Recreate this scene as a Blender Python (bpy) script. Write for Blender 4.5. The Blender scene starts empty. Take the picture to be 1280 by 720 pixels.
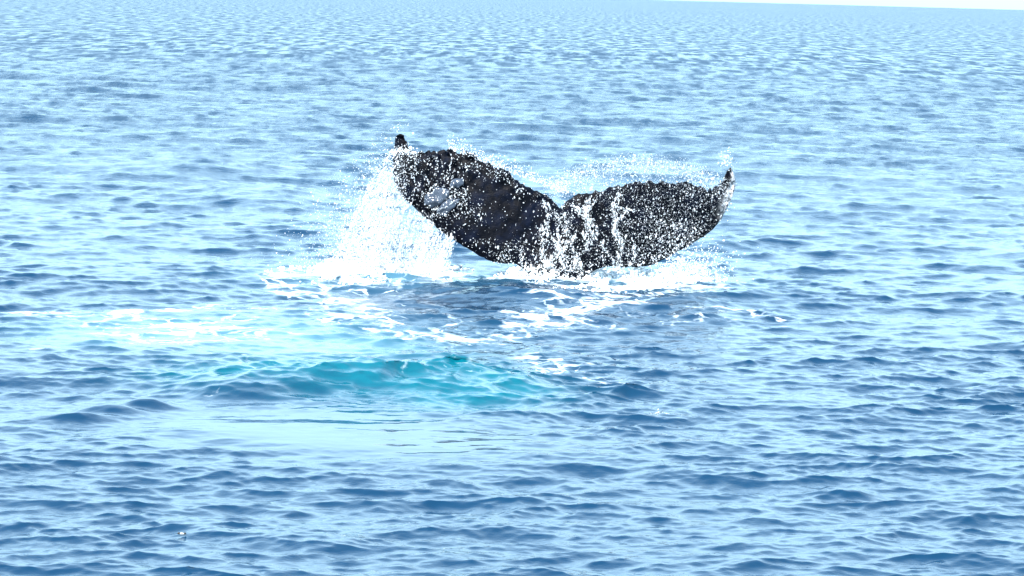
import bpy, math
import numpy as np
from mathutils import Matrix, Vector

# ------------------------------------------------------------------ camera, sky, sun, exposure
S = bpy.context.scene
C = S.collection
F = 3292.0                      # focal length in photograph pixels (1280 wide)
CAM_H = 3.73
PITCH = math.radians(6.33)
ROLL = math.radians(1.54)
cd = bpy.data.cameras.new('camera')
cam = bpy.data.objects.new('camera', cd)
C.objects.link(cam)
cd.sensor_width = 36.0
cd.lens = F * 36.0 / 1280.0
cd.clip_start = 0.5
cd.clip_end = 60000.0
ROT = Matrix.Rotation(math.pi / 2 - PITCH, 3, 'X') @ Matrix.Rotation(ROLL, 3, 'Z')
cam.matrix_world = Matrix.Translation((0, 0, CAM_H)) @ ROT.to_4x4()
S.camera = cam

SUN_EL, SUN_AZ = math.radians(50), math.radians(228)     # azimuth clockwise from +Y: behind the boat, to the left
w = bpy.data.worlds.new('World')
S.world = w
w.use_nodes = True
nt = w.node_tree
bg = nt.nodes['Background']
sky = nt.nodes.new('ShaderNodeTexSky')
sky.sky_type = 'NISHITA'
sky.sun_disc = False
sky.sun_elevation = SUN_EL
sky.sun_rotation = SUN_AZ
sky.altitude = 0
sky.air_density = 1.0
sky.dust_density = 0.6
sky.ozone_density = 1.0
# thin bright haze over the whole sky
haze_mix = nt.nodes.new('ShaderNodeMix')
haze_mix.data_type = 'RGBA'
geo = nt.nodes.new('ShaderNodeTexCoord')
sep = nt.nodes.new('ShaderNodeSeparateXYZ')
nt.links.new(geo.outputs['Generated'], sep.inputs[0])
mr = nt.nodes.new('ShaderNodeMapRange')          # the haze thins with height
mr.inputs[1].default_value, mr.inputs[2].default_value = 0.05, 0.85
mr.inputs[3].default_value, mr.inputs[4].default_value = 0.93, 0.16
nt.links.new(sep.outputs['Z'], mr.inputs[0])
nt.links.new(mr.outputs[0], haze_mix.inputs[0])
cr = nt.nodes.new('ShaderNodeMix')               # bluer air right at the horizon
cr.data_type = 'RGBA'
mr2 = nt.nodes.new('ShaderNodeMapRange')
mr2.inputs[1].default_value, mr2.inputs[2].default_value = 0.0, 0.28
nt.links.new(sep.outputs['Z'], mr2.inputs[0])
nt.links.new(mr2.outputs[0], cr.inputs[0])
cr.inputs[6].default_value = (1.35, 2.4, 2.8, 1)
cr.inputs[7].default_value = (3.7, 5.6, 6.8, 1)
nt.links.new(cr.outputs[2], haze_mix.inputs[7])
nt.links.new(sky.outputs[0], haze_mix.inputs[6])
nt.links.new(haze_mix.outputs[2], bg.inputs[0])
bg.inputs[1].default_value = 0.12
sl = bpy.data.lights.new('sun', 'SUN')
sl.energy = 2.4
sl.angle = math.radians(0.53)
sl.color = (1.0, 0.96, 0.9)
sun = bpy.data.objects.new('sun', sl)
C.objects.link(sun)
sd = Vector((math.sin(SUN_AZ) * math.cos(SUN_EL), math.cos(SUN_AZ) * math.cos(SUN_EL), math.sin(SUN_EL)))
sun.rotation_euler = sd.to_track_quat('Z', 'Y').to_euler()
S.view_settings.view_transform = 'Standard'
S.view_settings.look = 'None'
S.view_settings.gamma = 1.0
S.view_settings.exposure = 2.25
S.cycles.max_bounces = 10
S.cycles.diffuse_bounces = 8
S.cycles.caustics_reflective = False
S.cycles.caustics_refractive = False

rng = np.random.default_rng(7)
RM = np.array(ROT)


# ------------------------------------------------------------------ helpers
def ray(px, py):
    px, py = np.broadcast_arrays(np.asarray(px, float), np.asarray(py, float))
    d = np.stack([(px - 640) / F, -(py - 360) / F, -np.ones(px.shape)], -1)
    return d @ RM.T


def at_depth(px, py, Y):
    d = ray(px, py)
    t = np.asarray(Y) / d[..., 1]
    return d * t[..., None] + np.array([0, 0, CAM_H])


def on_water(px, py, z=0.0):
    d = ray(px, py)
    t = (z - CAM_H) / d[..., 2]
    return (d * t[..., None] + np.array([0, 0, CAM_H]))[..., :2]


def smooth(a, b, x):
    t = np.clip((x - a) / (b - a), 0, 1)
    return t * t * (3 - 2 * t)


def _hash(ix, iy, seed):
    n = (ix.astype(np.int64) * 374761393 + iy.astype(np.int64) * 668265263 + seed * 974634777) & 0xFFFFFFFF
    n = ((n ^ (n >> 13)) * 1274126177) & 0xFFFFFFFF
    return ((n ^ (n >> 16)) & 0xFFFF) / 65535.0


def vnoise(x, y, seed=0):
    ix, iy = np.floor(x), np.floor(y)
    fx, fy = x - ix, y - iy
    fx, fy = fx * fx * (3 - 2 * fx), fy * fy * (3 - 2 * fy)
    a, b = _hash(ix, iy, seed), _hash(ix + 1, iy, seed)
    c, d = _hash(ix, iy + 1, seed), _hash(ix + 1, iy + 1, seed)
    return (a * (1 - fx) + b * fx) * (1 - fy) + (c * (1 - fx) + d * fx) * fy


def fbm(x, y, seed=0, octs=4):
    s, amp, tot = 0, 1.0, 0
    for o in range(octs):
        s = s + amp * vnoise(x * 2 ** o + 17.3 * o, y * 2 ** o - 9.1 * o, seed + o)
        tot += amp
        amp *= 0.5
    return s / tot


def mesh_np(name, verts, faces, mat, parent=None, smooth_sh=True, attrs=None):
    """One mesh object from numpy arrays; faces is an (n, 3) or (n, 4) array."""
    me = bpy.data.meshes.new(name)
    k = faces.shape[1]
    me.vertices.add(len(verts))
    me.vertices.foreach_set('co', np.ascontiguousarray(verts, np.float32).ravel())
    me.loops.add(faces.size)
    me.loops.foreach_set('vertex_index', np.ascontiguousarray(faces, np.int32).ravel())
    me.polygons.add(len(faces))
    me.polygons.foreach_set('loop_start', np.arange(0, faces.size, k, dtype=np.int32))
    me.polygons.foreach_set('use_smooth', np.full(len(faces), smooth_sh))
    for an, av in (attrs or {}).items():
        a = me.attributes.new(an, 'FLOAT', 'POINT')
        a.data.foreach_set('value', np.ascontiguousarray(av, np.float32).ravel())
    me.update(calc_edges=True)
    me.materials.append(mat)
    o = bpy.data.objects.new(name, me)
    C.objects.link(o)
    o.parent = parent
    return o


def tag(o, label=None, cat=None, group=None, kind=None):
    for k, v in (('label', label), ('category', cat), ('group', group), ('kind', kind)):
        if v:
            o[k] = v
    return o


class G:
    """Tiny node-graph helper."""
    def __init__(self, name):
        self.m = bpy.data.materials.new(name)
        self.m.use_nodes = True
        self.t = self.m.node_tree
        self.b = self.t.nodes['Principled BSDF']
        self.out = self.t.nodes['Material Output']

    def n(self, typ, **kw):
        nd = self.t.nodes.new('ShaderNode' + typ)
        for k, v in kw.items():
            setattr(nd, k, v)
        return nd

    def put(self, sock, v):
        if isinstance(v, bpy.types.NodeSocket):
            self.t.links.new(v, sock)
        else:
            sock.default_value = v

    def math(self, op, a, b=0.0, c=0.0, clamp=False):
        nd = self.n('Math', operation=op, use_clamp=clamp)
        for i, v in enumerate((a, b, c)):
            self.put(nd.inputs[i], v)
        return nd.outputs[0]

    def mix(self, f, a, b):
        nd = self.n('Mix', data_type='RGBA')
        self.put(nd.inputs[0], f)
        self.put(nd.inputs[6], a)
        self.put(nd.inputs[7], b)
        return nd.outputs[2]

    def ramp(self, x, lo, hi, o0=0.0, o1=1.0):
        nd = self.n('MapRange', interpolation_type='SMOOTHSTEP')
        for i, v in enumerate((x, lo, hi, o0, o1)):
            self.put(nd.inputs[i], v)
        return nd.outputs[0]

    def attr(self, name):
        return self.n('Attribute', attribute_name=name).outputs['Fac']

    def noise(self, scale, detail=3.0, rough=0.5, stretch=(1, 1, 1), dist=0.0):
        tc = self.n('TexCoord')
        mp = self.n('Mapping')
        mp.inputs['Scale'].default_value = stretch
        self.t.links.new(tc.outputs['Object'], mp.inputs[0])
        nd = self.n('TexNoise')
        self.t.links.new(mp.outputs[0], nd.inputs['Vector'])
        nd.inputs['Scale'].default_value = scale
        nd.inputs['Detail'].default_value = detail
        nd.inputs['Roughness'].default_value = rough
        nd.inputs['Distortion'].default_value = dist
        return nd.outputs[0]


# ------------------------------------------------------------------ materials
def water_material():
    g = G('sea_water')
    foam_m, aer, milk = g.attr('foam'), g.attr('aerated'), g.attr('milky')
    grp = g.ramp(g.noise(1.0, 4, 0.62, (1.1, 0.22, 1.0), 0.3), 0.36, 0.64, 0.4, 1.55)     # wave groups
    grp2 = g.ramp(g.noise(1.0, 5, 0.65, (1.6, 0.95, 1.0), 0.3), 0.40, 0.66, 0.08, 2.2)
    grp = g.math('ADD', g.math('MULTIPLY', grp, g.attr('far_mix')), g.math('MULTIPLY', grp2, g.math('SUBTRACT', 1.0, g.attr('far_mix'))))
    n1 = g.noise(1.5, 7, 0.66, (0.75, 1.0, 1.0), 1.6)
    n2 = g.noise(5.0, 5, 0.65, (0.6, 1.0, 1.0), 1.0)
    lace = None
    for sc, wd in ((1.7, 0.11), (4.6, 0.13)):
        tc = g.n('TexCoord')
        nz = g.n('TexNoise')
        nz.inputs['Scale'].default_value = sc * 0.9
        nz.inputs['Detail'].default_value = 4.0
        wv = g.n('VectorMath', operation='MULTIPLY_ADD')
        g.t.links.new(tc.outputs['Object'], nz.inputs['Vector'])
        g.t.links.new(nz.outputs['Color'], wv.inputs[0])
        wv.inputs[1].default_value = (1.3 / sc, 1.1 / sc, 0)
        mp = g.n('Mapping')
        mp.inputs['Scale'].default_value = (0.62, 1.0, 0.0)
        g.t.links.new(tc.outputs['Object'], mp.inputs[0])
        g.t.links.new(mp.outputs[0], wv.inputs[2])
        vo = g.n('TexVoronoi', feature='DISTANCE_TO_EDGE')
        vo.inputs['Scale'].default_value = sc
        g.t.links.new(wv.outputs[0], vo.inputs['Vector'])
        e = g.ramp(vo.outputs['Distance'], 0.0, wd, 1.0, 0.0)
        lace = e if lace is None else g.math('MAXIMUM', lace, g.math('MULTIPLY', e, 0.75))
    pat = g.math('ADD', g.math('MULTIPLY', lace, 0.62), g.math('ADD', g.math('MULTIPLY_ADD', n1, 1.5, -0.75), g.math('MULTIPLY_ADD', n2, 1.3, -0.65)))
    f = g.math('ADD', g.math('MULTIPLY_ADD', foam_m, 1.65, -1.10), pat)
    foam = g.math('MULTIPLY', g.ramp(f, 0.02, 0.70, 0.0, 0.95), g.ramp(foam_m, 0.02, 0.12))
    body = g.mix(0.0, (0.001, 0.023, 0.054, 1), (0.001, 0.023, 0.054, 1))
    aer = g.math('MULTIPLY', aer, g.math('MULTIPLY_ADD', n2, 1.9, 0.05), clamp=True)
    body = g.mix(aer, body, (0.0, 0.082, 0.112, 1))
    body = g.mix(milk, body, (0.09, 0.22, 0.28, 1))
    col = g.mix(foam, body, (0.70, 0.78, 0.82, 1))
    g.put(g.b.inputs['Base Color'], col)
    g.put(g.b.inputs['Roughness'], g.math('ADD', g.math('MULTIPLY', foam, 0.5), g.math('ADD', g.math('MULTIPLY', g.attr('far_rough'), grp), 0.03)))
    g.b.inputs['IOR'].default_value = 1.333
    g.put(g.b.inputs['Specular IOR Level'], g.math('MULTIPLY_ADD', foam, -0.3, 0.5))
    # ripples too small for the mesh
    h1 = g.noise(8.0, 5, 0.62, (0.55, 1.0, 1.0), 0.3)
    h2 = g.noise(0.75, 7, 0.72, (0.45, 1.0, 1.0), 0.4)
    h = g.math('ADD', g.math('MULTIPLY', h1, g.attr('ripple')), g.math('MULTIPLY', h2, g.attr('ripple_far')))
    bp = g.n('Bump')
    bp.inputs['Strength'].default_value = 1.0
    bp.inputs['Distance'].default_value = 1.0
    g.put(bp.inputs['Height'], h)
    g.put(g.b.inputs['Normal'], bp.outputs[0])
    return g.m


def skin_material():
    g = G('whale_skin')
    pale = g.attr('pale')
    n1 = g.noise(5.0, 5, 0.6)
    n2 = g.noise(38.0, 3, 0.6)
    base = g.mix(g.ramp(n1, 0.42, 0.72), (0.0007, 0.001, 0.0026, 1), (0.0022, 0.0042, 0.0115, 1))
    enc = g.math('MULTIPLY', pale, g.ramp(n2, 0.36, 0.56))
    g.put(g.b.inputs['Base Color'], g.mix(enc, base, (0.62, 0.58, 0.56, 1)))
    g.put(g.b.inputs['Roughness'], g.math('ADD', g.math('MULTIPLY', n1, 0.30), 0.30))
    g.b.inputs['Specular IOR Level'].default_value = 0.05
    bp = g.n('Bump')
    bp.inputs['Strength'].default_value = 0.35
    bp.inputs['Distance'].default_value = 0.02
    g.put(bp.inputs['Height'], g.math('ADD', n2, g.math('MULTIPLY', n1, 0.8)))
    g.put(g.b.inputs['Normal'], bp.outputs[0])
    return g.m


def white_water(name, col=(0.95, 0.965, 0.975, 1), rough=0.35, trans=0.55):
    g = G(name)
    g.b.inputs['Base Color'].default_value = col
    g.b.inputs['Roughness'].default_value = rough
    g.b.inputs['IOR'].default_value = 1.333
    tr = g.n('BsdfTranslucent')
    tr.inputs[0].default_value = col
    mx = g.n('MixShader')
    mx.inputs[0].default_value = trans
    g.t.links.new(g.b.outputs[0], mx.inputs[1])
    g.t.links.new(tr.outputs[0], mx.inputs[2])
    g.t.links.new(mx.outputs[0], g.out.inputs[0])
    return g.m


def plain(name, col, rough=0.6):
    g = G(name)
    n = g.noise(60.0, 3, 0.6)
    g.put(g.b.inputs['Base Color'], g.mix(n, tuple(c * 0.7 for c in col[:3]) + (1,), col))
    g.b.inputs['Roughness'].default_value = rough
    return g.m


def film_material():
    g = G('water_film')
    n = g.noise(14.0, 4, 0.6)
    g.put(g.b.inputs['Base Color'], g.mix(n, (0.006, 0.01, 0.02, 1), (0.075, 0.095, 0.125, 1)))
    g.b.inputs['Roughness'].default_value = 0.12
    g.b.inputs['IOR'].default_value = 1.333
    return g.m


M_WATER = water_material()
M_SKIN = skin_material()
M_DROP = white_water('spray_white')
M_FOAM = white_water('foam_white', (0.88, 0.9, 0.9, 1), 0.7, 0.1)
M_FILM = film_material()

# ------------------------------------------------------------------ the sea
HALF = math.radians(17.0)
ang_in = np.linspace(-HALF, HALF, 830)
ang_out = HALF + (math.pi - HALF) * np.linspace(0, 1, 80)[1:] ** 2.6
ang = np.concatenate([-ang_out[::-1], ang_in, ang_out])
# ring radii: the step grows with the distance, small enough at the whale to carry the chop
rads = [0.8, 3, 6, 9, 12, 14]
r = 15.2
while r < 26000:
    rads.append(r)
    r += max(0.026, r * r / (2634 * CAM_H) * 0.55) if r < 2500 else r * 0.25
rads = np.array(rads)
NR, NA = len(rads), len(ang)
dr = np.gradient(rads)
da = np.gradient(ang)
X0 = (rads[:, None] * np.sin(ang)[None, :]).astype(np.float32)
Y0 = (rads[:, None] * np.cos(ang)[None, :]).astype(np.float32)
SPR = np.broadcast_to(dr[:, None], X0.shape)
SPL = rads[:, None] * da[None, :]
outside = np.abs(ang) > HALF * 1.001


def ell(px, py, rx, ry, pw=1.0):
    """A soft patch on the water: centre and half sizes read off in photograph pixels, laid out in metres."""
    c = on_water(px, py)
    hx = rx * c[1] / F
    hy = ry * c[1] * c[1] / (F * CAM_H)
    q = ((X0 - c[0]) / hx) ** 2 + ((Y0 - c[1]) / hy) ** 2
    return np.exp(-q * pw)


def curve_band(pts, wpx):
    """A soft band on the water along a bent line."""
    P = np.array([on_water(a, b) for a, b in pts])
    out = np.zeros_like(X0)
    for (a, b) in zip(P[:-1], P[1:]):
        m = (a + b) / 2
        wd = wpx * m[1] ** 2 / (F * CAM_H)
        d = b - a
        L2 = (d * d).sum()
        t = np.clip(((X0 - a[0]) * d[0] + (Y0 - a[1]) * d[1]) / L2, 0, 1)
        q = ((X0 - a[0] - t * d[0]) ** 2 * 3 + (Y0 - a[1] - t * d[1]) ** 2) / wd ** 2
        out = np.maximum(out, np.exp(-q))
    return out


# calm slicks left by the tail, and gusty patches
slick = np.clip(1.1 * ell(375, 530, 240, 34) + 0.55 * ell(560, 560, 190, 30) + 0.25 * ell(380, 425, 190, 28), 0, 0.9)
gust = 0.25 + 0.95 * fbm(X0 / 7.0, Y0 / 16.0, 5, 3) + 0.65 * fbm(X0 / 1.3, Y0 / 1.6, 6, 2)
near = rads < 400
gust[~near] = 1.0
gust = gust * (1 + 0.9 * ell(500, 475, 200, 26))

waves = []
NPO = 46
lam_edges = 2.0 ** np.arange(math.log2(9.0), math.log2(0.085), -1.0)
for li in range(len(lam_edges)):
    l1 = lam_edges[li]
    l0 = l1 / 2
    lm = (l0 * l1) ** 0.5
    s0 = 0.080 * (0.30 if lm > 4 else 0.36 if lm > 2 else 0.60 if lm > 1 else 0.90 if lm > 0.5 else 1.25)
    for i in range(NPO):
        lam = l1 * (l0 / l1) ** ((i + rng.random()) / NPO)
        k = 2 * math.pi / lam
        th = -math.pi / 2 + math.radians(14) + rng.normal(0, math.radians(30 if lm < 2 else 22))
        waves.append((lam, k, th, s0 * math.sqrt(2 / NPO) / k * rng.uniform(0.5, 1.4), rng.uniform(0, 2 * math.pi)))

DX = np.zeros_like(X0)
DY = np.zeros_like(X0)
DZ = np.zeros_like(X0)
for lam, k, th, a, ph in waves:
    c_, s_ = math.cos(th), math.sin(th)
    # only the rings that can carry this wave
    rows = np.nonzero((dr * abs(s_) * 0.8 < lam) & (rads > 14.5))[0]
    if not len(rows):
        continue
    r0, r1 = rows[0], rows[-1] + 1
    sp = SPR[r0:r1] * abs(s_) + SPL[r0:r1] * abs(c_)
    if True:
        sp = sp.copy()
        sp[:, outside] = np.maximum(SPR[r0:r1][:, outside], SPL[r0:r1][:, outside])
    wgt = smooth(0.8, 1.9, lam / (sp * (1 + 3.0 * smooth(110, 260, Y0[r0:r1])))).astype(np.float32) * a
    if lam < 1.5:
        wgt = wgt * (gust[r0:r1] * (1 - slick[r0:r1]))
    elif lam < 4:
        wgt = wgt * (1 - 0.85 * slick[r0:r1])
    if lam > 0.4:
        wgt = wgt * (1 + 0.65 * smooth(38, 85, Y0[r0:r1]))        # rougher beyond the boat's lee
    p = ((k * c_) * X0[r0:r1] + (k * s_) * Y0[r0:r1] + ph).astype(np.float32)
    cp, sp_ = np.cos(p), np.sin(p)
    DZ[r0:r1] += wgt * cp
    q = wgt * sp_ * 1.5
    DX[r0:r1] -= q * c_
    DY[r0:r1] -= q * s_


def bump_w(px, py, wx, wy, h, ox=0.0):
    c = on_water(px, py)
    q = ((X0 - c[0] - ox) / wx) ** 2 + ((Y0 - c[1]) / wy) ** 2
    return h * np.exp(-q)


# water heaved up by the tail: the dark bulge in front of it, the turquoise dome, two small breaking crests
DZ += bump_w(640, 374, 1.05, 1.0, 0.13)
DZ += bump_w(860, 385, 1.0, 1.0, 0.09)
DZ += bump_w(530, 482, 1.1, 0.6, 0.17) + bump_w(420, 484, 0.7, 0.55, 0.10) + bump_w(310, 488, 0.6, 0.7, 0.09)
DZ += bump_w(180, 509, 0.26, 0.15, 0.085) + bump_w(140, 516, 0.28, 0.15, 0.085) + bump_w(95, 525, 0.3, 0.16, 0.07)
DZ += bump_w(836, 520, 0.22, 0.16, 0.035)
DZ += bump_w(1065, 614, 0.20, 0.16, 0.05)
DZ += bump_w(240, 215, 1.6, 2.6, 0.22) + bump_w(340, 250, 1.3, 2.2, 0.15)

Xw, Yw = X0 + DX, Y0 + DY
XY = np.stack([Xw, Yw, DZ], -1).reshape(-1, 3)


def surf_z(x, y):
    """Height of the sea at world points (nearest mesh vertex)."""
    rr, aa = np.hypot(x, y), np.arctan2(x, y)
    i = np.clip(np.searchsorted(rads, rr), 0, NR - 1)
    j = np.clip(np.searchsorted(ang, aa), 0, NA - 1)
    return DZ[i, j]


# where foam lies, where the water is full of bubbles
fo = np.zeros_like(X0)
for a in ((455, 347, 115, 13, 0.72), (560, 346, 70, 9, 0.6), (782, 356, 105, 20, 0.72), (850, 354, 80, 17, 0.62),
          (700, 338, 90, 10, 0.65), (640, 352, 90, 6, 0.55),
          (690, 398, 100, 16, 0.64), (560, 405, 130, 20, 0.42), (800, 395, 70, 10, 0.34), (240, 412, 190, 26, 0.50), (90, 396, 90, 9, 0.48),
          (440, 385, 120, 14, 0.50), (690, 462, 70, 16, 0.46), (560, 470, 110, 24, 0.5), (330, 455, 140, 18, 0.33),
          (186, 496, 16, 5, 0.62), (822, 513, 12, 3, 0.42), (745, 560, 20, 4, 0.42), (280, 500, 60, 4, 0.28), (40, 440, 90, 20, 0.3)):
    fo = np.maximum(fo, a[4] * ell(*a[:4]))
fo = np.maximum(fo, 0.56 * curve_band([(360, 352), (430, 378), (520, 416), (600, 420), (670, 404), (700, 384), (790, 380)], 14))
fo = np.maximum(fo, 0.50 * curve_band([(20, 394), (130, 398), (250, 388), (360, 392), (440, 402)], 12))
fo = np.maximum(fo, 0.42 * curve_band([(640, 405), (720, 408), (820, 402), (900, 392), (960, 398)], 11))
fo = np.maximum(fo, 0.48 * curve_band([(560, 430), (660, 440), (690, 470), (760, 480)], 12))
fo = np.maximum(fo, 0.55 * curve_band([(470, 362), (560, 352), (640, 350), (720, 362), (800, 378), (900, 366)], 11))
ae = np.clip(1.15 * ell(520, 477, 130, 27) + 0.95 * ell(370, 468, 110, 18) + 0.6 * ell(610, 494, 90, 13) + 0.5 * ell(290, 470, 120, 20)
             + 0.30 * ell(470, 430, 150, 24), 0, 1)
mi = np.clip(0.38 * ell(330, 418, 190, 24) + 0.28 * ell(420, 432, 100, 10) + 0.35 * ell(180, 412, 150, 18)
             + 0.4 * ell(770, 350, 120, 15) + 0.5 * ell(460, 348, 120, 12), 0, 0.75)

fo *= 0.75 + 0.6 * fbm(X0 * 1.1, Y0 * 0.9, 77, 4)

ae = np.clip(ae * (0.6 + 1.0 * fbm(X0 * 1.6, Y0 * 1.1, 91, 4)), 0, 1)
mi *= 0.45 + 1.0 * fbm(X0 * 1.3, Y0 * 0.9, 93, 4)
# ripples below the mesh resolution grow with distance
rip = (0.0075 + 0.004 * smooth(22, 60, Y0)) * (1 - 0.9 * slick)
ripf = 0.18 * smooth(30, 80, Y0) * (1 - smooth(90, 200, Y0))
frough = 0.16 * smooth(28, 75, np.hypot(X0, Y0)) + 0.22 * smooth(60, 170, np.hypot(X0, Y0))

idx = np.arange(NR * NA).reshape(NR, NA)
q = np.stack([idx[:-1, :-1], idx[:-1, 1:], idx[1:, 1:], idx[1:, :-1]], -1).reshape(-1, 4)[:, ::-1]
sea = mesh_np('water', XY, q, M_WATER, attrs={'foam': fo, 'aerated': ae, 'milky': mi, 'ripple': rip, 'ripple_far': ripf, 'far_rough': frough, 'far_mix': smooth(70, 170, Y0)})
tag(sea, 'choppy blue open sea with foam streaks and a turquoise patch below the whale tail', 'sea', kind='structure')

# ------------------------------------------------------------------ the whale: one continuous mesh, tail stock and both flukes
D0 = 34.9
ST = np.array([  # trailing-edge and leading-edge points of each station across the flukes (photograph pixels)
    (499.5, 167, 499, 167.5), (504.5, 169, 494.5, 171), (506.5, 175, 493.5, 178), (511, 185, 492.5, 190), (521, 191, 491, 203), (538, 190, 492, 222),
    (558, 189, 500, 243), (577, 190, 518, 260), (592, 194, 538, 278), (606, 204, 560, 296), (627, 211, 583, 310), (649, 226, 604, 322),
    (670, 238, 622, 329), (684, 245, 645, 331), (693, 252, 668, 352), (700, 260, 699, 430), (708, 252, 730, 352), (721, 244, 755, 334),
    (745, 239, 775, 334), (773, 233, 792, 334), (803, 229, 808, 333), (833, 227, 829, 325), (856, 229, 852, 312), (874, 234, 880, 296),
    (887, 236, 898, 279), (897, 232.5, 908, 262), (902.5, 227, 915.5, 246), (906, 219, 919.5, 232), (909.5, 213, 918.5, 221), (913, 209, 915, 211)], float)
NS, NV = 300, 64
tt = np.linspace(0, len(ST) - 1, NS)


def catmull(P, t):
    i = np.clip(np.floor(t).astype(int), 0, len(P) - 2)
    f = (t - i)[:, None]
    p0, p1, p2, p3 = P[np.clip(i - 1, 0, len(P) - 1)], P[i], P[i + 1], P[np.clip(i + 2, 0, len(P) - 1)]
    return 0.5 * (2 * p1 + (p2 - p0) * f + (2 * p0 - 5 * p1 + 4 * p2 - p3) * f ** 2 + (3 * p1 - p0 - 3 * p2 + p3) * f ** 3)


SS = catmull(ST, tt)
# knobbly serrated trailing edge
kn = np.array([vnoise(np.array([s * 0.42]), np.array([3.3]), 3)[0] + 0.6 * vnoise(np.array([s * 1.05]), np.array([8.3]), 4)[0] for s in np.arange(NS)]) - 0.8
env = np.clip(np.minimum(np.arange(NS), NS - 1 - np.arange(NS)) / 30, 0, 1)
SS[:, 1] -= kn * 7.5 * env * np.clip(np.abs(SS[:, 0] - 702) / 40, 0.25, 1)
SS[:, 3] -= (kn[::-1] * 2.0) * env
v = np.linspace(0, 1, NV)
PX = SS[:, None, 0] * (1 - v) + SS[:, None, 2] * v
PY = SS[:, None, 1] * (1 - v) + SS[:, None, 3] * v
span = np.abs(PX - 702) / 215
chord = np.hypot(SS[:, 0] - SS[:, 2], SS[:, 1] - SS[:, 3])[:, None]
hgt = (345 - PY) / 95.0
mid = 0.30 * hgt + 0.55 * span ** 2.2 - 0.10 * np.sin(np.clip(span, 0, 1) * math.pi) * (1 - v)
stock = np.exp(-((PX - 698) / 34) ** 2) * smooth(300, 400, PY)
prof = np.sqrt(np.clip(v, 0, 1)) * np.sqrt(np.clip(1 - v, 0, 1)) * 2
half = prof * (0.018 + 0.085 * np.clip(chord / 110, 0.12, 1) * (0.3 + 0.7 * v)) + stock * 0.26 * np.sqrt(np.clip((1 - v) * 8, 0, 1))
ridge = 0.05 * np.exp(-((PX - 700) / 16) ** 2) * (1 - v) * v * 4
u_m, v_m = PX / 95, PY / 95
lump = (fbm(u_m * 7, v_m * 7, 11, 3) - 0.5) * 0.03
tip_l = smooth(620, 520, PX) * 1.0
tip_r = smooth(850, 905, PX)
edge = smooth(0.35, 0.0, v)[None, :]
bead = smooth(0.50, 0.78, vnoise(PX / 7.0, PY / 7.0, 21)) * np.clip(edge * 0.8 + tip_l * 0.9 + tip_r * 0.5, 0, 1)
inner = np.minimum(prof * 3, 1)
front = at_depth(PX, PY, D0 + mid - half - ridge + inner * (lump - bead * 0.05))
back = at_depth(PX, PY, D0 + mid + half + inner * (lump * 0.8 + bead * 0.03))
V = np.concatenate([front.reshape(-1, 3), back.reshape(-1, 3)])
gi = np.arange(NS * NV).reshape(NS, NV)
bi = gi + NS * NV
qs = [np.stack([gi[:-1, :-1], gi[:-1, 1:], gi[1:, 1:], gi[1:, :-1]], -1).reshape(-1, 4),
      np.stack([bi[:-1, :-1], bi[1:, :-1], bi[1:, 1:], bi[:-1, 1:]], -1).reshape(-1, 4)]
for (a, b) in (((slice(None, -1), 0), (slice(1, None), 0)), ((slice(1, None), -1), (slice(None, -1), -1)),
               ((0, slice(1, None)), (0, slice(None, -1))), ((-1, slice(None, -1)), (-1, slice(1, None)))):
    qs.append(np.stack([gi[a], gi[b], bi[b], bi[a]], -1).reshape(-1, 4))
pale = np.clip(smooth(893, 914, PX) * smooth(0.35, 0.75, v)[None, :] * 1.0, 0, 1)
base = Vector((*on_water(700, 350), 0.0))
V0 = V - np.array(base)
whale = mesh_np('humpback_whale', V0, np.concatenate(qs), M_SKIN, attrs={'pale': np.concatenate([pale.ravel(), pale.ravel()])})
whale.location = base
tag(whale, 'dark humpback whale tail with spread knobbly flukes rising from the sea, right tip pale', 'whale')


def _upsample(A, ks=5, kv=4):
    a = np.apply_along_axis(lambda c: np.interp(np.linspace(0, NS - 1, NS * ks), np.arange(NS), c), 0, A)
    return np.apply_along_axis(lambda c: np.interp(np.linspace(0, NV - 1, NV * kv), np.arange(NV), c), 1, a)


_depth = np.full((900, 1400), np.nan)
_depth[np.round(_upsample(PY)).astype(int), np.round(_upsample(PX)).astype(int)] = _upsample(front[..., 1])


def skin_point(px, py):
    """Depth of the near face of the flukes at photograph pixels, and whether they cover it."""
    d = _depth[np.clip(np.round(py), 0, 899).astype(int), np.clip(np.round(px), 0, 1399).astype(int)]
    ok = ~np.isnan(d)
    return np.where(ok, d, D0 + 0.1), ok


# ------------------------------------------------------------------ droplets and spray
_t = (1 + 5 ** 0.5) / 2
ICO_V = np.array([(-1, _t, 0), (1, _t, 0), (-1, -_t, 0), (1, -_t, 0), (0, -1, _t), (0, 1, _t), (0, -1, -_t), (0, 1, -_t), (_t, 0, -1), (_t, 0, 1), (-_t, 0, -1), (-_t, 0, 1)], float)
ICO_V /= np.linalg.norm(ICO_V[0])
ICO_F = np.array([(0, 11, 5), (0, 5, 1), (0, 1, 7), (0, 7, 10), (0, 10, 11), (1, 5, 9), (5, 11, 4), (11, 10, 2), (10, 7, 6), (7, 1, 8), (3, 9, 4), (3, 4, 2), (3, 2, 6), (3, 6, 8), (3, 8, 9), (4, 9, 5), (2, 4, 11), (6, 2, 10), (8, 6, 7), (9, 8, 1)])
OCT_V = np.array([(1, 0, 0), (-1, 0, 0), (0, 1, 0), (0, -1, 0), (0, 0, 1), (0, 0, -1)], float)
OCT_F = np.array([(0, 2, 4), (2, 1, 4), (1, 3, 4), (3, 0, 4), (2, 0, 5), (1, 2, 5), (3, 1, 5), (0, 3, 5)])


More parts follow.
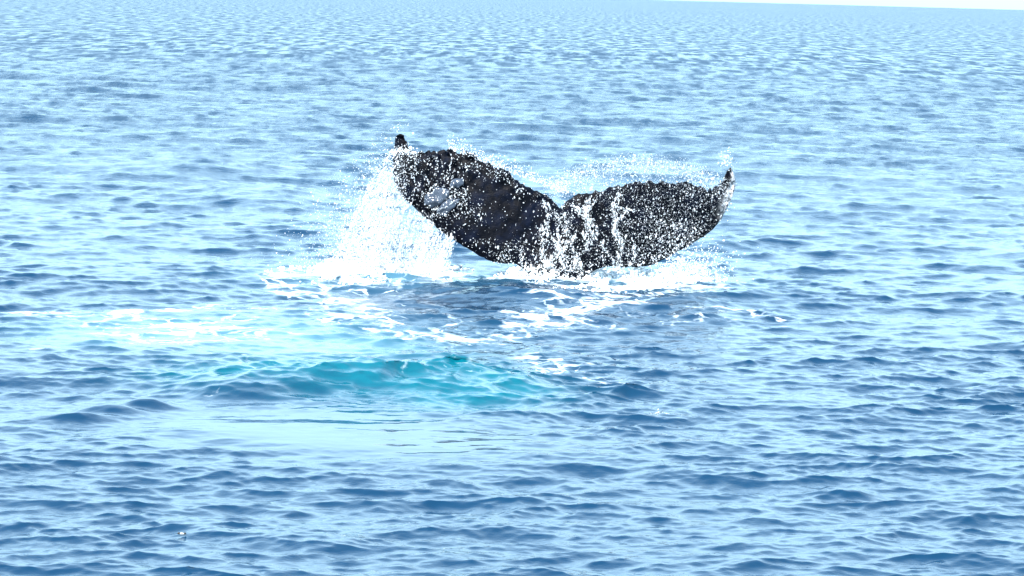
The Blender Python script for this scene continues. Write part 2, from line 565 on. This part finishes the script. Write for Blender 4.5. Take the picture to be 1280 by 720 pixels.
TET_V = np.array([(1, 1, 1), (1, -1, -1), (-1, 1, -1), (-1, -1, 1)], float) / 3 ** 0.5
TET_F = np.array([(0, 1, 2), (0, 2, 3), (0, 3, 1), (1, 3, 2)])


def blobs(pos, rad, ico=False, stretch=None, axis=None):
    """Vertices and faces of many small drops; each a little lopsided, stretched along its own axis."""
    bv, bf = {True: (ICO_V, ICO_F), False: (OCT_V, OCT_F), 'fine': (TET_V * 1.25, TET_F)}[ico]
    n = len(pos)
    V = bv[None] * rng.uniform(0.65, 1.35, (n, len(bv), 1))
    V = V * rad[:, None, None]
    if stretch is not None:
        ax = axis / np.linalg.norm(axis, axis=1, keepdims=True)
        d = np.einsum('nvc,nc->nv', V, ax)
        V = V + (d * (stretch[:, None] - 1))[..., None] * ax[:, None, :]
    V = V + pos[:, None, :]
    Fc = bf[None] + (np.arange(n) * len(bv))[:, None, None]
    return V.reshape(-1, 3), Fc.reshape(-1, 3)


def build_drops(name, sets, mat, label, cat):
    vs, fs, o = [], [], 0
    for V, Fc in sets:
        vs.append(V)
        fs.append(Fc + o)
        o += len(V)
    return tag(mesh_np(name, np.concatenate(vs), np.concatenate(fs), mat, smooth_sh=True), label, cat, kind='stuff')


def ln(n, med, sig):
    return med * np.exp(rng.normal(0, sig, n))


# 1. the curtain pouring off the left fluke: strands of droplets thrown down and to the left
def curtain():
    sets = []
    ns = 110
    edge_p = np.array([(492, 186), (491, 205), (495, 228), (508, 250), (528, 268), (548, 284), (572, 300)])
    for part, nd in ((0, 95), (1, 70)):
        t = rng.beta(1.2, 1.1, ns) * 6
        i = np.clip(t.astype(int), 0, 5)
        e = edge_p[i] + (edge_p[i + 1] - edge_p[i]) * (t - i)[:, None]
        k = 1 - t / 6
        endx = e[:, 0] - (12 + 78 * k * rng.random(ns) ** 0.8 + 14 * rng.random(ns))
        endy = 350 + rng.normal(0, 5, ns)
        s = rng.random((ns, nd)) ** (0.75 if part == 0 else 1.0)
        spread = (0.8 + 4.0 * s) * (1.0 if part == 0 else 3.2)
        px = e[:, 0, None] + (endx - e[:, 0])[:, None] * s ** 0.75 + rng.normal(0, 1, s.shape) * spread * 0.45
        py = e[:, 1, None] + (endy - e[:, 1])[:, None] * s + rng.normal(0, 1, s.shape) * spread * 0.25
        dep = D0 + 0.35 + rng.normal(0, 0.22, ns)[:, None] - 0.6 * s + rng.normal(0, 0.05, s.shape)
        pos = at_depth(px.ravel(), py.ravel(), dep.ravel())
        n = len(pos)
        ax = np.stack([(endx - e[:, 0])[:, None] / 95 + 0 * s, rng.normal(0, 0.1, s.shape), -(endy - e[:, 1])[:, None] / 95 + 0 * s], -1).reshape(-1, 3)
        sets.append(blobs(pos, ln(n, 0.0030, 0.6), 'fine', rng.uniform(1.2, 3.2, n), ax))
    # loose drops thrown wide to the left and over the tip
    n = 9000
    px = 500 - np.abs(rng.normal(0, 52, n)) + rng.normal(0, 8, n)
    py = 352 - 190 * rng.beta(1.1, 2.2, n) * np.clip(1.15 - (500 - px) / 210, 0.1, 1.2)
    pos = at_depth(px, py, D0 + 0.2 + rng.normal(0, 0.45, n))
    sets.append(blobs(pos, ln(n, 0.0036, 0.5), 'fine', rng.uniform(1, 1.8, n), rng.normal(0, 1, (n, 3))))
    n = 160   # white water round the raised tip
    px, py = rng.normal(502, 9, n), rng.normal(190, 2.5, n)
    sets.append(blobs(at_depth(px, py, D0 + 0.55 + rng.normal(0, 0.12, n)), ln(n, 0.008, 0.4)))
    return sets


build_drops('spray_curtain', curtain(), M_DROP, 'white curtain of spray pouring off the left fluke into the sea', 'spray')


# 2. drops flying in front of the flukes
def fluke_drops():
    sets = []
    n = 130000
    px, py = rng.uniform(488, 920, n), rng.uniform(180, 345, n)
    dens = 0.07 + 0.42 * smooth(0.4, 0.7, fbm(px / 26, py / 26, 31, 3))
    dens += 0.42 * smooth(600, 520, px) * smooth(0.42, 0.62, fbm(px / 9, py / 9, 33, 2))
    dens += 0.60 * np.exp(-((px - 835) / 55) ** 2 - ((py - 285) / 34) ** 2)
    dens += 0.35 * smooth(720, 800, px)
    dens += 0.22 * np.exp(-((px - 706) / 26) ** 2)
    dens *= 1 - 0.6 * smooth(885, 905, px)
    dens *= 0.36 * (1 - 0.65 * np.exp(-((px - 625) / 55) ** 2 - ((py - 275) / 45) ** 2))
    dens *= np.where(px > 725, 0.80, 1.0)
    for fx, fy, fr in ((545, 249, 15), (559, 257, 12), (571, 229, 9)):      # films of water stay clear
        dens *= 1 - 0.9 * np.exp(-(((px - fx) / fr) ** 2 + ((py - fy) / fr / 0.8) ** 2) ** 2)
    ok = rng.random(n) < dens
    px, py = px[ok], py[ok]
    Yd, cov = skin_point(px, py)
    px, py, Yd = px[cov], py[cov], Yd[cov]
    n = len(px)
    big = ln(n, 0.0025, 0.75)
    big *= np.where(px > 725, 0.68, 1.0) * np.where(px < 600, 1.1, 1.0)
    pos = at_depth(px, py, Yd - 0.03 - np.abs(rng.normal(0, 0.10, n)))
    sets.append(blobs(pos, np.clip(big, 0.0013, 0.0088), False, 1 + rng.exponential(0.8, n), rng.normal(0, 1, (n, 3)) * (0.7, 0.3, 1.8)))
    return sets


build_drops('flying_droplets', fluke_drops(), M_DROP, 'white droplets scattered in front of both dark flukes', 'droplets')


# 3. ropes of water running down from the notch and the right fluke
def ropes():
    sets = []
    lines = []
    spec = [(681, 250, 679, 336, 2.2), (697, 262, 694, 340, 1.8), (703, 268, 712, 340, 2.0), (738, 246, 737, 300, 2.6), (741, 250, 722, 338, 2.2), (712, 262, 742, 272, 2.0),
            (769, 240, 774, 334, 2.4), (772, 250, 790, 268, 1.4), (778, 262, 770, 300, 1.8), (654, 300, 652, 330, 1.2), (790, 305, 795, 338, 1.6), (688, 280, 700, 335, 2),
            (716, 290, 726, 336, 1.5), (776, 335, 776, 372, 1.2), (757, 300, 762, 337, 1.5), (700, 300, 686, 338, 2.0), (728, 255, 745, 300, 1.6), (546, 264, 566, 243, 1.0), (530, 252, 545, 238, 0.8)]
    for x0, y0, x1, y1, wd in spec:
        L = math.hypot(x1 - x0, y1 - y0)
        n = int(L * 3.4 * wd / 2)
        s = rng.random(n)
        ph, ph2 = rng.uniform(0, 6.3, 2)
        wob = 4.0 * np.sin(s * L / 11 + ph) + 2.2 * np.sin(s * L / 5 + ph2)
        px = x0 + (x1 - x0) * s + wob * (y1 - y0) / L + rng.normal(0, wd * 1.0, n)
        py = y0 + (y1 - y0) * s - wob * (x1 - x0) / L + rng.normal(0, wd * 0.5, n)
        Yd, _ = skin_point(px, np.minimum(py, 336))
        pos = at_depth(px, py, Yd - 0.06 - np.abs(rng.normal(0, 0.03, n)))
        ax = np.tile(((x1 - x0), 0, -(y1 - y0)), (n, 1)) + rng.normal(0, 14, (n, 3))
        sets.append(blobs(pos, ln(n, 0.0034, 0.6), False, rng.uniform(1.0, 3.4, n), ax))
    return sets


build_drops('water_ropes', ropes(), M_DROP, 'ropes of white water running down from the notch between the flukes', 'running water')


# 4. thin spray flung over the right fluke and beside it
def over_spray():
    sets = []
    n = 6500
    t = rng.random(n)
    px = 685 + 225 * t + rng.normal(0, 6, n)
    top = 238 - 34 * np.sin(np.clip(t, 0, 1) * math.pi) ** 0.7
    py = top + np.abs(rng.normal(0, 1, n)) * 17 - 14 * rng.random(n)
    pos = at_depth(px, py, D0 + 0.75 + rng.normal(0, 0.35, n))
    sets.append(blobs(pos, ln(n, 0.0026, 0.6), 'fine', rng.uniform(1, 1.8, n), rng.normal(0, 1, (n, 3))))
    n = 900
    t = rng.random(n)
    px, py = 560 + 150 * t, 186 + 58 * t - np.abs(rng.normal(0, 7, n))
    sets.append(blobs(at_depth(px, py, D0 + 0.5 + rng.normal(0, 0.2, n)), ln(n, 0.006, 0.4)))
    n = 1500
    px, py = rng.normal(860, 26, n), 352 - np.abs(rng.normal(0, 22, n))
    sets.append(blobs(at_depth(px, py, D0 - 0.3 + rng.normal(0, 0.3, n)), ln(n, 0.0065, 0.4)))
    n = 110
    px, py = 908 + rng.normal(0, 5, n), 200 + rng.normal(0, 7, n)
    sets.append(blobs(at_depth(px, py, D0 + 0.6 + rng.normal(0, 0.2, n)), ln(n, 0.006, 0.4)))
    return sets


build_drops('drifting_spray', over_spray(), M_DROP, 'thin white spray drifting above and beside the right fluke', 'spray')


# 5. heaped foam where the curtain and the right fluke meet the sea
def heap(cx, cy, rx, ry, n, hmax, seed, thr=0.47):
    a = rng.normal(0, 0.45, (n, 2))
    a = a[(a ** 2).sum(1) < 1.1]
    px, py = cx + a[:, 0] * rx, cy + a[:, 1] * ry
    P = on_water(px, py)
    lumpy = fbm(P[:, 0] * 3.0, P[:, 1] * 1.8, seed, 3)
    ok = lumpy > thr
    P, lumpy, a = P[ok], lumpy[ok], a[ok]
    h = np.clip(1 - (a ** 2).sum(1), 0, 1) * hmax * rng.random(len(P)) ** 1.6 * smooth(thr - 0.02, 0.7, lumpy)
    z = surf_z(P[:, 0], P[:, 1]) + h
    pos = np.concatenate([P, z[:, None]], 1)
    return blobs(pos, ln(len(pos), 0.0085, 0.55), True, rng.uniform(0.9, 2.2, len(pos)), rng.normal(0, 1, (len(pos), 3)))


build_drops('splash_foam', [heap(455, 347, 120, 11, 2600, 0.20, 41), heap(540, 342, 60, 8, 900, 0.12, 42)], M_FOAM,
            'heaped white foam under the curtain left of the tail', 'foam')
build_drops('splash_foam', [heap(772, 353, 112, 18, 5600, 0.20, 43), heap(850, 350, 60, 13, 1100, 0.14, 44), heap(700, 347, 80, 8, 3200, 0.26, 45, 0.30)], M_FOAM,
            'churned white foam at the foot of the right fluke', 'foam')

# 6. little crests breaking
def crest(px, py, rx, ry, n):
    a = rng.normal(0, 0.5, (n, 2))
    P = on_water(px + a[:, 0] * rx, py + a[:, 1] * ry, 0.04)
    pos = np.concatenate([P, (surf_z(P[:, 0], P[:, 1]) + np.abs(rng.normal(0, 0.012, n)))[:, None]], 1)
    return blobs(pos, ln(n, 0.0020, 0.6), False, rng.uniform(1, 2.5, n), rng.normal(0, 1, (n, 3)))


build_drops('crest_foam', [crest(186, 497, 10, 1.4, 60)], M_FOAM, 'small knot of foam on a dark wavelet at far left', 'foam')
build_drops('crest_foam', [crest(824, 514, 12, 1.2, 40)], M_FOAM, 'small white fleck of foam on a wavelet right of the turquoise patch', 'foam')


# 7. grey films of water on the left fluke
def film(px, py, rx, ry, rot, seed):
    nr, na = 6, 26
    th = np.linspace(0, 2 * math.pi, na, endpoint=False)
    rim = 0.72 + 0.5 * (vnoise(np.cos(th) * 2.2 + 9, np.sin(th) * 2.2 + seed, seed))
    vs = []
    for k in range(nr + 1):
        q = k / nr
        x, y = np.cos(th) * rim * q * rx, np.sin(th) * rim * q * ry
        vs.append((px + x * math.cos(rot) - y * math.sin(rot), py + x * math.sin(rot) + y * math.cos(rot), np.full(na, 0.028 * (1 - q ** 2))))
    X, Y, Hh = (np.array([a[i] for a in vs]) for i in range(3))
    Yd, _ = skin_point(X.ravel(), Y.ravel())
    Yd = np.minimum(Yd, np.median(Yd) + 0.03)
    top = at_depth(X.ravel(), Y.ravel(), Yd - 0.045 - Hh.ravel())
    bot = at_depth(X.ravel(), Y.ravel(), Yd - 0.030)
    V = np.concatenate([top, bot])
    ii = np.arange((nr + 1) * na).reshape(nr + 1, na)
    jj = np.roll(ii, -1, 1)
    f1 = np.stack([ii[:-1], ii[1:], jj[1:], jj[:-1]], -1).reshape(-1, 4)
    o = len(top)
    f2 = f1[:, ::-1] + o
    f3 = np.stack([ii[-1], ii[-1] + o, jj[-1] + o, jj[-1]], -1)
    return V, np.concatenate([f1, f2, f3])


for (a, lab) in (((544, 248, 17, 12, -0.5, 3), 'large grey film of water near the lower edge of the left fluke'),
                 ((560, 258, 17, 7, -0.75, 5), 'narrow grey film of water slanting below the large one on the left fluke'),
                 ((571, 229, 9, 6, -0.3, 8), 'small grey film of water high on the left fluke')):
    Vf, Ff = film(*a)
    tag(mesh_np('water_film', Vf, Ff, M_FILM), lab, 'water film', group='films of water on the left fluke')

# 8. a bit of flotsam in the lower left
fl = bpy.data.objects.new('flotsam', None)
C.objects.link(fl)
P = on_water(227.5, 671)
fl.location = (P[0], P[1], float(surf_z(P[0:1], P[1:2])[0]))
tag(fl, 'tiny pale floating scrap with dark ends on the water at lower left', 'flotsam')


def lump_mesh(c, r, sx):
    V, Fc = blobs(np.array([c], float), np.array([r]), True, np.array([sx]), np.array([(1.0, 0, 0)]))
    return V, Fc


mesh_np('shaft', *lump_mesh((0, 0, 0.008), 0.008, 3.2), plain('pale_scrap', (0.7, 0.66, 0.58, 1)), fl)
M_DK = plain('dark_scrap', (0.03, 0.025, 0.02, 1))
for sx in (-0.023, 0.02):
    mesh_np('dark_end', *lump_mesh((sx, 0, 0.011), 0.0095, 1.2), M_DK, fl)
